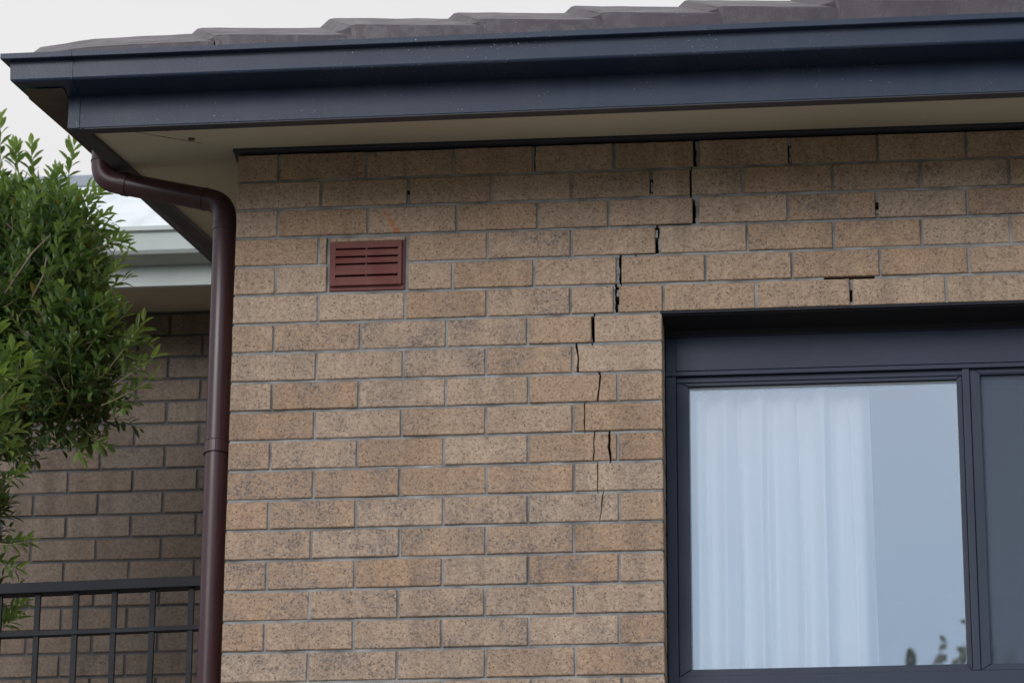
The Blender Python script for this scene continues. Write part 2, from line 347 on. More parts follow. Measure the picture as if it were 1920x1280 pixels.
def grime_and_falloff(k):  # real grime; lower courses get more, painting in the light falloff there
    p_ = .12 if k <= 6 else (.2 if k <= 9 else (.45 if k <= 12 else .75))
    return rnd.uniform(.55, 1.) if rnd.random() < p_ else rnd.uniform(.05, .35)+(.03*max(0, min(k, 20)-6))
KNOWN = {(7,1):.9,(7,2):1.,(7,3):.95,(8,2):1.,(8,0):.6,(8,1):.3,(9,1):.9,(9,2):.5,(10,1):.75,(10,0):.6,(11,1):.75,(12,0):1.,(12,1):.8,(13,1):1.,(14,0):.9,(6,3):.8,(6,2):.6,
         (15,0):1.,(3,8):.5,(3,7):.9,(2,8):.85,(4,6):.7,(6,6):.3,(6,7):.35,(5,7):.55,(5,8):.4,(2,2):.6,(2,4):.7,(3,9):.95,(18,1):1.,(4,4):.1,(9,5):.0,(7,5):.05,(8,4):.05,(13,5):0,(3,6):.3,(2,6):.5}
wall = MB()
def mort(x0, x1, z0, z1, y=.0065, yb=.125):
    if x1-x0 < .0004 or z1-z0 < .0004: return
    wall.cur = 1; wall.att = (0, 0, 0, 1)
    nx = max(1, int((x1-x0)/.03)); b = len(wall.v)
    fr = [];
    for i in range(nx+1):
        x = x0+(x1-x0)*i/nx
        for z in (z0, z1):
            yy = y+.0014*noise.noise(Vector((x*40, z*40, 1.)))+(.0006 if z == z0 else 0)
            fr.append((x, yy, z+Z0))
    wall.v += fr+[(a[0], yb, a[2]) for a in fr]; m_ = len(fr)
    for i in range(nx):
        a, c_, d, e_ = b+2*i, b+2*i+1, b+2*i+2, b+2*i+3
        wall.face([a, d, e_, c_]); wall.face([a, a+m_, d+m_, d]); wall.face([c_, e_, e_+m_, c_+m_])
    wall.face([b, b+1, b+1+m_, b+m_]); e_ = b+2*nx; wall.face([e_, e_+m_, e_+m_+1, e_+1])
    wall.cur = 0
def holes(x0, x1, hs):            # intervals of [x0,x1] outside the holes
    out = []; c = x0
    for a, b_ in sorted(hs):
        if b_ <= c or a >= x1: continue
        if a > c: out.append((c, a))
        c = max(c, b_)
    if c < x1: out.append((c, x1))
    return out
# perpend joints with a crack or hole: row, index of the brick to their left -> list of mortar pieces (x0, x1, z fraction 0 bottom..1 top)
ODD = {(1,5):[(.52,1.,0,1)], (2,5):[], (3,5):[(.50,1.,0,1),(.0,.5,.93,1)], (4,4):[(.55,1.,0,.6),(0,.5,.62,.9),(.72,1.,.6,1)], (5,4):[(0,.55,.0,1),(.55,.72,.35,.6)], (6,4):[(.0,.28,.0,1),(.72,1,.0,.30),(.62,1,.62,.86)],
       (7,4):[(.02,.2,0,.15)], (1,3):[(0,.66,.0,1),(.6,1,.45,.62)], (1,6):[(0,1.,.72,1),(.35,1.,.05,.22),(.55,1,.2,.6)], (2,1):[(0,1,0,.38),(0,1,.55,1)], (2,4):[(.3,1,.2,.55),(0,1,0,.12),(0,1,.68,1)],
       (3,7):[(0,1,.0,.30),(0,1,.62,1)], (6,7):[(0,1,0,.14),(0,1,.62,1),(.75,1,.1,.7)]}
BEDGAP = {0:[], 1:[(1.2745,1.2790)], 2:[(1.2715,1.2770)], 3:[(1.176,1.183)], 4:[(1.074,1.0810),(1.118,1.1215)], 5:[(1.061,1.0685),(1.0775,1.0805)], 6:[(1.0025,1.0075)], 7:[(.9525,.9575),(.9965,1.0005)], 8:[(1.0150,1.0215)], 9:[(.9765,.979),(1.0135,1.0150)], 10:[(1.0030,1.0060),(1.0425,1.0480),(.977,.979)],
          11:[(1.0460,1.0495),(1.0118,1.0135)], 12:[(1.0120,1.0140),(1.0265,1.0285)], 13:[(1.0170,1.0185)]}
SLIT = {3:(1.183,1.275,.0030), 4:(1.081,1.176,.0022), 6:(1.0065,1.064,.0012), 7:(.956,1.003,.0018), 8:(.960,1.018,.0014), 9:(.978,1.015,.0010), 10:(1.004,1.044,.0014), 5:(1.0685,1.079,.002)}
LAST = int(Z0/PITCH)
for k in range(1, LAST+1):
    zb_, zt_ = -PITCH*k, -PITCH*k+.0772
    base = list(ROWS.get(k, []))
    if not base:
        base = [(0, .1111)] if k % 2 else []
        x = .1206 if k % 2 else 0.
        while x < XE: base.append((x, min(x+.2305, XE))); x += .24
    elif k <= HEAD or True:
        x = base[-1][1]+.0095
        if k > HEAD: x = XW + (.12 if k % 2 else 0.0); 
        if k > HEAD and k % 2: base.append((XW, XW+.1105))
        while x < XE-.02: base.append((x, min(x+.2305, XE))); x += .24
    if HEAD < k <= SILL and k not in ROWS:
        nb = []
        for a, b_ in base:
            if b_ <= XJ or a >= XW: nb.append((a, b_))
            else:
                if a < XJ-.03: nb.append((a, XJ))
                if b_ > XW+.03: nb.append((XW, b_))
        base = nb
    row_open = HEAD < k <= SILL
    for i, (xa, xb) in enumerate(base):
        gv = KNOWN.get((k, i), grime_and_falloff(k)); att = (rnd.random(), gv, rnd.random(), 1)
        segs = [(xa, xb, None, None)]
        for cr_ in (CRACK, CRACK2):
            if k in cr_:
                pts = cr_[k]; n_ = len(pts); xm = sum(p_[0] for p_ in pts)/n_
                zz = [zt_-(zt_-zb_)*j/(n_-1) for j in range(n_)]
                ns = []
                for s_ in segs:
                    if s_[0]+.003 < xm < s_[1]-.003:
                        rgt = [(p_[0]-p_[1]/2, z) for p_, z in zip(pts, zz)][::-1]      # bottom to top
                        lft = [(p_[0]+p_[1]/2, z) for p_, z in zip(pts, zz)]            # top to bottom
                        ns.append((s_[0], rgt[0][0], s_[2], rgt)); ns.append((lft[0][0], s_[1], lft, s_[3]))
                    else: ns.append(s_)
                segs = ns
        for a, b_, l_, r_ in segs:
            if l_ is None and i > 0 and (k, i-1) not in ODD and xa-base[i-1][1] < .05: a -= .0013
            if r_ is None and i+1 < len(base) and (k, i) not in ODD and base[i+1][0]-xb < .05: b_ += .0013
            brick(wall, a, b_, zb_, zt_, left=l_, right=r_, att=att)
        if i+1 < len(base):
            nx_ = base[i+1][0]
            if nx_-xb > .05: continue
            if (k, i) in ODD:
                wd = nx_-xb
                for (u0, u1, v0, v1) in ODD[(k, i)]:
                    ns_ = max(1, int((v1-v0)*9)); pj = 0
                    for q__ in range(ns_):
                        pj = .6*pj+rnd.uniform(-.10, .10)
                        a0 = u0+(pj if u0 > 0 else 0); a1 = u1+(pj if u1 < 1 else 0)
                        mort(xb+wd*max(0, a0), xb+wd*min(1, a1), zb_+(zt_-zb_)*(v0+(v1-v0)*q__/ns_), zb_+(zt_-zb_)*(v0+(v1-v0)*(q__+1)/ns_), .0045+rnd.uniform(-.001, .003))
                if (k, i) not in ((1,5),(2,5),(3,5),(4,4),(5,4),(6,4),(7,4)): mort(xb, nx_, zb_, zt_, .05, .125)
            else: mort(xb, nx_, zb_, zt_, rnd.uniform(.0035, .006))
    # bed joint under this course
    hs = list(BEDGAP.get(k, [])); x_ranges = [(.0015, XE)]
    if HEAD <= k <= SILL:
        x_ranges = [(.0015, XJ-.0025), (XW+.0025, XE)] if k > HEAD or True else x_ranges
        if k == SILL: x_ranges = [(.0015, XE)]
    z1 = -PITCH*k; z0 = z1-.0088
    yj = rnd.uniform(.0045, .0065)
    for xr in x_ranges:
        rng = [xr]
        if k == 4: rng = [(.0015, .259), (.486, XE)]
        for xr2 in rng:
            extra = [(1.636, 1.775)] if k == 5 else []
            for a, b_ in holes(xr2[0], xr2[1], hs+extra):
                if k in SLIT:
                    s0, s1, t = SLIT[k]
                    for c_, d_ in holes(a, b_, [(s0, s1)]): mort(c_, d_, z0, z1, yj)
                    if max(a, s0) < min(b_, s1): mort(max(a, s0), min(b_, s1), z0, z1-t, yj)
                else: mort(a, b_, z0, z1, yj)
            for a, b_ in extra: wall.cur = 2; wall.box(a, b_, .012, .12, Z0+z0+.0006, Z0+z1-.0006); wall.cur = 0  # black filler stands for the shade inside the open joint
wall.cur = 0
# thin cut bricks round the vent
brick(wall, .2665, .478, -.2815, -.2700, y0=.001, att=(.6, .1, .3, 1), amp=.002)
wall.cur = 1
mort(.2583, .2665, -.4400, -.2580); mort(.478, .4885, -.4400, -.2580); mort(.2583, .4885, -.2700, -.2585, .006); mort(.2583, .4885, -.4400, -.4275)
# core of the wall behind the facing bricks, with the window opening left out; side and rear faces
zb4 = -PITCH*SILL
wall.cur = 2; wall.att = (0, 0, 0, 1)
wall.box(.002, XJ, .14, .27, 0, Z0+.0); wall.box(XW, XE, .14, .27, 0, Z0)
wall.box(XJ, XW, .17, .27, Z0-PITCH*HEAD+.003, Z0); wall.box(XJ, XW, .14, .27, 0, Z0+zb4-.01)
wall.cur = 0; wall.att = (.4, .5, .1, 1)
wall.box(0, .11, .27, 4.2, 0, Z0+.25); wall.box(0, .11, .131, .27, 0, Z0)
wall.box(XE-.11, XE, .27, 6., 0, Z0); wall.box(.11, XE-.11, 5.9, 6., 0, Z0+1.)
tag(wall.build('brick_wall', [M_brick, M_mortar, M_black], house), 'tan speckled brickwork with a stepped crack running down beside the window')

# timber/metal bead along the top of the wall
tr = MB(); tr.box(-.014, XE+.02, -.019, .12, Z0-.0040, Z0+.0065)
tr.build('wall_top_bead', M_trim, house, .002)

# ------------------------------------------------------------------ eave (rises to the back, open gable at the left end)
SL = .2475; FALL = .0055; XB = -.391; YF = -.45; ZF = -.1105
def zfall(x): return FALL*(x-0)          # slight fall of the gutter line to the left
fa = MB()
def prism_x(mb, prof, xa, xb, fall=True):      # prof in (y, z) from left end to right end
    mb.loft([[(x, y, Z0+z+(zfall(x) if fall else 0)) for y, z in prof] for x in (xa, xb)])
prism_x(fa, [(YF, ZF), (YF+.022, ZF), (YF+.022, .075), (YF, .075)], XB, XE+.45)
fo = fa.build('fascia', M_gut, house, .0015)
fc = MB(); prism_x(fc, [(YF-.0025, ZF-.001), (YF-.0003, ZF-.001), (YF-.0003, -.012), (YF-.0025, -.012)], XB-.002, XB+.030)
fc.build('corner_cap', M_gut, fo, .0006)
ft = MB(); prism_x(ft, [(YF+.001, ZF-.0035), (YF+.034, ZF-.0035), (YF+.034, ZF+.012), (YF+.0225, ZF+.012), (YF+.0225, ZF-.0006), (YF+.001, ZF-.0006)], XB+.036, XE+.45)
ft.build('fascia_trim', M_trim, fo)
# rising barge board on the left
YB = 2.9
def rise(y, z=0): return Z0+z+SL*(y-YF)+zfall(XB)
ba = MB(); ba.loft([[(x, y, rise(y, z)) for x, z in ((XB, ZF), (XB+.034, ZF), (XB+.034, ZF+.16), (XB, ZF+.16))] for y in (YF+.0225, YB)])
ba.build('barge_board', M_gut, house, .0015)
bt = MB(); bt.loft([[(x, y, rise(y, z)) for x, z in ((XB+.001, ZF-.003), (XB+.044, ZF-.003), (XB+.044, ZF+.014), (XB+.0345, ZF+.014), (XB+.0345, ZF-.0005), (XB+.001, ZF-.0005))] for y in (YF+.001, YB)])
bt.build('barge_trim', M_trim, house)
# soffit: raked sheet, front strip and left strip
so = MB()
def zs(x, y): return Z0 + .010 + (ZF+.008-.010+zfall(x))*(y/YF if y < 0 else 0) + (SL*y if y > 0 else 0)
nxs = 40
xs = [XB+.036+(XE+.4-XB)*i/nxs for i in range(nxs+1)]
ys = [YF+.023, -.25, -.05, 0.0]
so.loft([[(x, y, zs(x, y)) for y in ys]+[(x, y, zs(x, y)+.006) for y in ys[::-1]] for x in xs])
xs2 = [XB+.036, -.2, -.002]; ys2 = [.0005, .6, 1.5, YB]
so.loft([[(x, y, zs(x, y)) for x in xs2]+[(x, y, zs(x, y)+.006) for x in xs2[::-1]] for y in ys2])
sof = so.build('soffit', M_soffit, house)
sj = MB()     # mitre joint line of the two sheets, and two nail marks
a = at(205, 243, YF+.05); b2 = at(380, 269, -.12)
pa = [Vector((a.x+(b2.x-a.x)*t, a.y+(b2.y-a.y)*t, 0)) for t in [i/12 for i in range(13)]]
sj.loft([[(p_.x, p_.y, zs(p_.x, p_.y)-.0006), (p_.x, p_.y+.004*(.4+abs(noise.noise(p_*20))), zs(p_.x, p_.y)-.0006)] + [(p_.x, p_.y+.003, zs(p_.x, p_.y)+.002)] for p_ in pa])
sj.build('joint_line', M_brown, sof)
for (px, py, s1) in ((315, 242, 1.), (358, 266, .8)):
    q_ = MB(); c = at(px, py, -.36 if py < 250 else -.20)
    q_.smooth = True
    q_.loft([[(c.x+s1*r_*math.cos(t)*(1.9+.5*math.sin(3*t)), c.y+s1*r_*2.2*math.sin(t), zs(c.x, c.y)-h) for t in [j*math.pi/5 for j in range(10)]] for r_, h in ((.0065, -.001), (.0055, .004), (.002, .006))])
    q_.build('nail_mark', M_brown, sof)
# gutter: one profile swept along the front and up the left side
GP = [(.1275,.058),(.130,.058),(.130,.043),(.1285,.0415),(.1085,.0405),(.107,.036),(.1065,.028),(.105,-.008),(.1035,-.0118),(.100,-.0145),(.0,-.0165)]
IN = [(.0,-.0145),(.0985,-.0125),(.1015,-.009),(.1035,-.006),(.105,.029),(.1055,.0375),(.107,.0425),(.127,.0435)]
def gutter_rings(extra):
    prof = GP+IN
    r1 = [(XE+.45, YF-.0005-o, Z0+z+zfall(XE+.45)) for o, z in prof]
    r2 = [(XB-.004-o-(.034 if o > .001 else .0), YF-.0005-o, Z0+z+zfall(XB)) for o, z in prof]
    r3 = [(XB-.004-o-(.034 if o > .001 else .0), YB, Z0+z+zfall(XB)+SL*(YB-YF)) for o, z in prof]
    r25 = [(a_[0], YF+.1, a_[2]+SL*.1) for a_ in r2]
    return [r1, r2, r3]
gu = MB(); gu.loft(gutter_rings(0))
go = gu.build('gutter', M_gut, house)
def strap(x0, x1, name='joint_strap'):
    s_ = MB(); pr = [(o+.0018 if o > .001 else o, z+(.0016 if z > .05 else -.0016 if z < 0 else 0)) for o, z in GP]
    prof2 = pr+[(o-.0016 if o > .001 else 0, z) for o, z in GP[::-1]]
    s_.loft([[(x, YF-.0005-o, Z0+z+zfall(x)) for o, z in prof2] for x in (x0, x1)]); s_.build(name, M_gut, go, .0005)
xs_ = at(131, 110, YF-.13).x; strap(xs_-.004, xs_+.0045)
cu = MB()                                       # brown underside lining at the left return
cu.loft([[(x, y, Z0+zfall(XB)-.0195+SL*max(0, (y-YF+.0))+0) for x in (XB-.006, XB-.112)]+[(x, y, Z0+zfall(XB)-.0178+SL*max(0, (y-YF+.0))) for x in (XB-.112, XB-.006)] for y in (YF-.06, YF, YF+.12, YF+.9)])
cu.build('underside_lining', M_brown, go)

# ------------------------------------------------------------------ roof tiles
rf = MB()
def tile(xl, xr, hl, hr, skew=-.105, y0=-.512, L=.30, seed=0, th=.075, taper=0.):
    n_ = 12; rings = []
    rise_ = math.tan(R(29.5))
    for (t, dz, in_) in ((0, -th, 0), (0, -.004, 0), (.004/L, 0, 0), (.33, 0, 0), (.66, 0, 0), (1, 0, 0), (1, -th, 0)):
        r_ = []
        for i in range(n_+1):
            u = i/n_; s_ = skew*t
            uu = u if i > 1 else (0 if i == 0 else .035)
            x = xl+(xr-xl)*uu+s_
            h = hl+(hr-hl)*(1-(1-u)**1.7) + .002*noise.noise(Vector((x*14, t*3, seed)))
            if taper: h -= taper*max(0, 1-u/.35)**1.6
            # left edge is a thick rounded roll
            if u == 0: h -= .0045
            if u == 0 and dz == -th and not taper: x += .010 if t == 0 else -.075
            z = Z0+h+zfall(x)+dz+t*L*rise_
            r_.append((x, y0+t*L-.004*math.sin(u*math.pi), z))
        rings.append(r_)
    nn = n_+1; b = len(rf.v)
    for r_ in rings: rf.v += r_
    for k in range(len(rings)-1):
        for i in range(n_): rf.face([b+k*nn+i, b+k*nn+i+1, b+(k+1)*nn+i+1, b+(k+1)*nn+i])
    for k in range(2, len(rings)-2):      # bottom between front and back
        pass
    for side in (0, n_):
        rf.face([b+k*nn+side for k in range(len(rings))])
    for i in range(n_): rf.face([b+i, b+i+1, b+(len(rings)-1)*nn+i+1, b+(len(rings)-1)*nn+i])
heads = [.013, .385, .735, 1.063, 1.378, 1.689]
hts = [.124, .137, .1385, .1435, .1475, .154]
tile(-.503, .011, .096, .1035, seed=1, taper=.022, skew=-.05)
for i in range(6):
    xl = heads[i]; xr = heads[i+1] if i < 5 else xl+.32
    tile(xl, xr+.022, hts[i], hts[i]-.0185, seed=i+2)
x = heads[-1]+.32; h_ = .158
while x < XE+.4:
    tile(x, x+.332, h_, h_-.0185, seed=int(x*10)); x += .32; h_ += .0025
# shallow upper courses behind (lower pitch, out of sight from the ground), each lapping the last
for c_ in range(14):
    ya = -.20+c_*.30; za = .20+c_*.30*math.tan(R(15.5))-.02
    prof = []
    rf.loft([[(xx, yy, Z0+zz+zfall(xx)) for yy, zz in ((ya, za), (ya+.33, za+.33*math.tan(R(15))), (ya+.33, za+.33*math.tan(R(15))-.02), (ya, za-.025))] for xx in (XB-.02, XE+.4)])
tag(rf.build('roof_tiles', M_tile, house))
# bedding strip of mortar that shows between the tiles and the gutter lip
bd = MB(); bd.loft([[(x, yy, Z0+zz+zfall(x)) for yy, zz in ((-.500, .045), (-.500, .068+.004*noise.noise(Vector((x*9, 0, 0)))), (-.47, .09), (-.47, .045))] for x in [XB-.09+i*.03 for i in range(200)]])
bd.build('tile_bedding', M_tile, house)

# ------------------------------------------------------------------ downpipe
def arc(pts, rad=.05, n_=8):
    out = [Vector(pts[0])]
    for i in range(1, len(pts)-1):
        a, b_, c = Vector(pts[i-1]), Vector(pts[i]), Vector(pts[i+1])
        p0 = b_+(a-b_).normalized()*rad; p1 = b_+(c-b_).normalized()*rad
        for k in range(n_+1):
            t = k/n_; out.append(p0*(1-t)**2+b_*2*t*(1-t)+p1*t**2)
    out.append(Vector(pts[-1])); return out
pr_ = .0325
dp = MB(); dp.smooth = True
k0 = (-.054, .12, .05); k1 = (-.054, .12, Z0-.1005); k2 = (-.431, .20, Z0+.020); k3 = (-.431, .20, Z0+.17)
dp.tube(arc([k0, k1, k2, k3], .050), pr_, 28)
dpo = dp.build('downpipe', M_pipe, house)
def coll(p, d, r_, L, name):
    mb = MB(); mb.smooth = False; p = Vector(p); d = Vector(d).normalized()
    mb.tube([p-d*L/2, p+d*L/2], r_, 28); return mb.build(name, M_pipe, dpo, .0008)
d12 = Vector(k2)-Vector(k1)
coll(Vector(k1)+d12*.16, d12, pr_+.0016, .0045, 'pipe_collar')
coll(Vector(k1)+d12*.80, d12, pr_+.0022, .020, 'pipe_collar')
coll((-.431, .20, Z0+.078), (0, 0, 1), pr_+.0018, .006, 'pipe_collar')
coll((-.054, .12, Z0-.175), (0, 0, 1), pr_+.0018, .022, 'pipe_collar')
br = MB(); br.smooth = False
br.tube([(-.054, .12, Z0-.852), (-.054, .12, Z0-.822)], pr_+.0026, 28)
br.tube([(-.054, .12, Z0-.8575), (-.054, .12, Z0-.852)], pr_+.0055, 28); br.tube([(-.054, .12, Z0-.822), (-.054, .12, Z0-.8195)], pr_+.0035, 28)
br.box(-.0545, .0, .150, .170, Z0-.85, Z0-.824)
br.build('pipe_bracket', M_pipe, dpo, .0008)
br = MB(); br.tube([(-.054, .12, Z0-3.1), (-.054, .12, Z0-3.07)], pr_+.003, 28); br.box(-.0545, .0, .150, .170, Z0-3.1, Z0-3.07); br.build('pipe_bracket', M_pipe, dpo, .0008)

# ------------------------------------------------------------------ air vent
vb = MB()
X0, X1, ZT, ZB = .2665, .4785, -.2830, -.4290
def vbox(x0, x1, y0, y1, z0, z1): vb.box(x0, x1, y0, y1, Z0+z0, Z0+z1)
vbox(X0, X1, .001, .03, ZB, ZB+.0165); vbox(X0+.0001, .283, .0012, .03, ZB+.0165, ZT); vbox(.460, X1, .001, .03, ZB+.0165, ZT); vbox(.283, .460, .0012, .03, -.299, ZT)
ven = vb.build('air_vent', M_vent, house, .003)
pl = MB()
def strip(z0, z1, tilt=.003):     # sloping louvre
    for xa_, xb_ in ((.284, .459),):
        pl.loft([[(x, y, Z0+z) for y, z in ((-.0075-tilt, z0), (.004, z0+.001), (.014, z1), (-.0065+tilt*.3, z1))] for x in (xa_, xb_)])
strip(-.3285, -.3090); strip(-.3505, -.3325); strip(-.3850, -.3545); strip(-.4165, -.3895)
pl.box(.2695, .2845, -.0085, .02, Z0-.4165, Z0-.286); pl.box(.4585, .4690, -.0085, .02, Z0-.4165, Z0-.286); pl.box(.2845, .4585, -.0083, .02, Z0-.3045, Z0-.2862)
pl.box(.3685, .3725, -.0078, .012, Z0-.3895, Z0-.3045); pl.box(.284, .459, -.0082, -.0064, Z0-.3705, Z0-.3690)
pl.build('louvres', M_vent, ven, .0012)
bk = MB(); bk.box(.27, .475, .032, .12, Z0-.425, Z0-.286); bk.build('vent_cavity', M_black, ven)

# ------------------------------------------------------------------ window
ZH = Z0-PITCH*HEAD; zsill = Z0+zb4
win = MB()
# lintel angle and head flashing
win.box(XJ-.004, XW+.10, -.001, .100, ZH-.0095, ZH-.0005)
lint = win.build('lintel', M_lint, house, .001)
he = MB(); he.box(XJ-.003, XW+.09, -.0018, -.0011, ZH-.0075, ZH-.0062); he.box(XJ+.003, XW-.003, .1262, .1275, ZH-.0302, ZH-.0285); he.build('lintel_highlight', M_frame, lint)  # thin lighter strips added to draw highlight lines on the steel edges
hf = MB()
hf.loft([[(x, y, ZH+z) for y, z in ((.006, -.0098), (.135, -.0098), (.135, -.0300), (.128, -.0300), (.118, -.0135), (.006, -.0125))] for x in (XJ+.004, XW-.004)])
hf.build('head_flashing', M_lint, lint)
fr = MB()
fy = .135
fr.box(XJ+.0015, XW-.0015, fy, fy+.10, ZH-.13, ZH-.010)                    # head housing panel
fro = fr.build('window', M_frame, house, .0015)
fh = MB()
fh.box(XJ+.031, XW-.031, fy-.0035, fy-.0003, ZH-.1285, ZH-.022); fh.build('header_panel', M_frame, fro, .001)
of = MB()
zb_f = zsill+.01
of.box(XJ+.0015, XJ+.030, fy+.004, fy+.10, zb_f, ZH-.131); of.box(XW-.030, XW-.0015, fy+.004, fy+.10, zb_f, ZH-.131)
of.box(XJ+.030, XW-.030, fy+.004, fy+.10, zb_f, Z0-1.517)
of.box(XJ+.0005, XW-.0005, fy-.0012, fy+.004, ZH-.142, ZH-.1288)
of.box(2.006, 2.026, fy+.004, fy+.10, Z0-1.517, ZH-.131); of.box(XJ+.030, XW-.030, fy+.012, fy+.10, ZH-.158, ZH-.131)
of.build('outer_frame', M_frame, fro, .0015)
def sash(x0, x1, z0, z1, y, wl, wr, wt, wb, name='sash'):
    """mitred sash frame"""
    s_ = MB(); o = [(x0, z0), (x1, z0), (x1, z1), (x0, z1)]; i_ = [(x0+wl, z0+wb), (x1-wr, z0+wb), (x1-wr, z1-wt), (x0+wl, z1-wt)]
    for k in range(4):
        a, b_ = o[k], o[(k+1) % 4]; c, d = i_[(k+1) % 4], i_[k]
        g_ = .0005
        s_.loft([[(p_[0], yy, p_[1]) for p_ in (a, b_, c, d)] for yy in (y, y+.004)]) if False else None
        ring = [a, b_, c, d]
        cx = sum(p_[0] for p_ in ring)/4; cz = sum(p_[1] for p_ in ring)/4
        sh = [(p_[0]+(-g_ if p_[0] > cx else g_), p_[1]+(-g_ if p_[1] > cz else g_)) for p_ in ring]
        s_.loft([[(u, y+.035, v) for u, v in sh], [(u, y, v) for u, v in sh]])
    so_ = s_.build(name, M_frame, fro, .0012)
    return so_, (x0+wl, x1-wr, z0+wb, z1-wt)
s1, g1 = sash(1.2205, 2.0055, Z0-1.5165, Z0-.668, fy+.016, .0335, .016, .016, .0215)
s2, g2 = sash(2.0265, 2.799, Z0-1.5165, Z0-.651, fy+.010, .028, .028, .020, .018)
# glass
def glass_mat(name, refl, tint, rough=0.):
    mt = bpy.data.materials.new(name); mt.use_nodes = True; nd = mt.node_tree.nodes; lk = mt.node_tree.links
    nd.remove(nd['Principled BSDF']); out = nd['Material Output']
    tr_ = nd.new('ShaderNodeBsdfTransparent'); tr_.inputs[0].default_value = (*tint, 1)
    gl = nd.new('ShaderNodeBsdfGlossy'); gl.inputs['Roughness'].default_value = rough; gl.inputs[0].default_value = (.95, .975, 1, 1)
    lw = nd.new('ShaderNodeLayerWeight'); lw.inputs[0].default_value = .5
    fac = ramp(nd, lk, lw.outputs['Fresnel'], 0, 1, refl, 1.)
    mxs = nd.new('ShaderNodeMixShader'); lk.new(fac, mxs.inputs[0]); lk.new(tr_.outputs[0], mxs.inputs[1]); lk.new(gl.outputs[0], mxs.inputs[2])
    tcn = nd.new('ShaderNodeTexCoord'); n1 = N(nd, 'ShaderNodeTexNoise'); n1.inputs['Scale'].default_value = 2.2; lk.new(tcn.outputs['Object'], n1.inputs['Vector'])
    bp = nd.new('ShaderNodeBump'); bp.inputs['Strength'].default_value = .12; bp.inputs['Distance'].default_value = .003
    lk.new(n1.outputs['Fac'], bp.inputs['Height']); lk.new(bp.outputs[0], gl.inputs['Normal'])
    lk.new(mxs.outputs[0], out.inputs['Surface']); return mt
M_glass = glass_mat('reflective_glass', .12, (1., 1., 1.))
def pane(g_, y, parent):
    mb = MB(); mb.box(g_[0]-.006, g_[1]+.006, y, y+.005, g_[2]-.006, g_[3]+.006)
    # only the outer sheet is drawn as a surface: a single solid pane
    return mb.build('glass_pane', M_glass, parent)
pane(g1, fy+.030, s1); pane(g2, fy+.036, s2)
rb = MB()                         # pale seal strip round the inside of the left pane
rb.box(g1[0], g1[1], fy+.0275, fy+.0297, g1[3]-.0040, g1[3]-.0005); rb.box(g1[0]+.0003, g1[0]+.0035, fy+.0275, fy+.0297, g1[2]+.0005, g1[3]-.004)
rb.build('glazing_seal', mat('pale_seal', (.35, .37, .40), .5)[0], s1)
# insect screen over the right sash
ms = bpy.data.materials.new('insect_mesh'); ms.use_nodes = True; nd = ms.node_tree.nodes; lk = ms.node_tree.links
bs = nd['Principled BSDF']; bs.inputs['Base Color'].default_value = (.075, .095, .135, 1); bs.inputs['Roughness'].default_value = .7
tr_ = nd.new('ShaderNodeBsdfTransparent'); mxs = nd.new('ShaderNodeMixShader'); out = nd['Material Output']
tcn = nd.new('ShaderNodeTexCoord'); n1 = N(nd, 'ShaderNodeTexNoise'); n1.inputs['Scale'].default_value = 260; lk.new(tcn.outputs['Object'], n1.inputs['Vector'])
lk.new(ramp(nd, lk, n1.outputs['Fac'], .3, .7, .42, .62), mxs.inputs[0]); lk.new(tr_.outputs[0], mxs.inputs[1]); lk.new(bs.outputs[0], mxs.inputs[2]); lk.new(mxs.outputs[0], out.inputs['Surface'])
fs = MB(); fs.box(g2[0]-.002, g2[1]+.002, fy+.0225, fy+.0232, g2[2]-.002, g2[3]+.002); fs.build('fly_screen', ms, s2)
sl = MB(); sl.loft([[(x, y, zsill+z) for y, z in ((-.035, -.012), (.134, .008), (.134, -.0745), (-.035, -.0745))] for x in (XJ+.002, XW-.002)])
# room behind the window
rm = MB(); rm.box(XJ-.6, XW+1.2, .28, .30, zsill-.9, zsill-.88)
def quad(mb, a, b_, c, d): mb.add([a, b_, c, d], [(0, 1, 2, 3)])
rx0, rx1, ry0, ry1, rz0, rz1 = .13, 4.9, .272, 4.4, zsill-.85, Z0+.02
rm = MB()
for bx_ in ((rx0-.05, rx0, ry0, ry1, rz0, rz1), (rx1, rx1+.05, ry0, ry1, rz0, rz1), (rx0, rx1, ry1, ry1+.05, rz0, rz1), (rx0, rx1, ry0, ry1, rz0-.05, rz0), (rx0, rx1, ry0, ry1, rz1, rz1+.05)): rm.box(*bx_)
rm.build('room_lining', M_room, house)
# curtain, hanging inside: a thing of its own
mc = bpy.data.materials.new('sheer_white_cloth'); mc.use_nodes = True; nd = mc.node_tree.nodes; lk = mc.node_tree.links
bs = nd['Principled BSDF']; bs.inputs['Base Color'].default_value = (.95, .96, .97, 1); bs.inputs['Roughness'].default_value = .9
tl = nd.new('ShaderNodeBsdfTranslucent'); tl.inputs[0].default_value = (.85, .88, .92, 1); mxs = nd.new('ShaderNodeMixShader'); mxs.inputs[0].default_value = .06
lk.new(bs.outputs[0], mxs.inputs[1]); lk.new(tl.outputs[0], mxs.inputs[2]); lk.new(mxs.outputs[0], nd['Material Output'].inputs['Surface'])
cu = MB(); cu.smooth = True
nu, nv = 260, 40; x0c, x1c = 1.215, 1.752; b = 0; cr_r = random.Random(4)
folds = [(cr_r.uniform(0, 6.28), f_, a_) for f_, a_ in ((3.3, .012), (6.1, .030), (9.7, .010), (14, .002))]
creases = [(.16, .010), (.31, .016), (.47, .013), (.62, .014), (.80, .009), (.90, .008)]
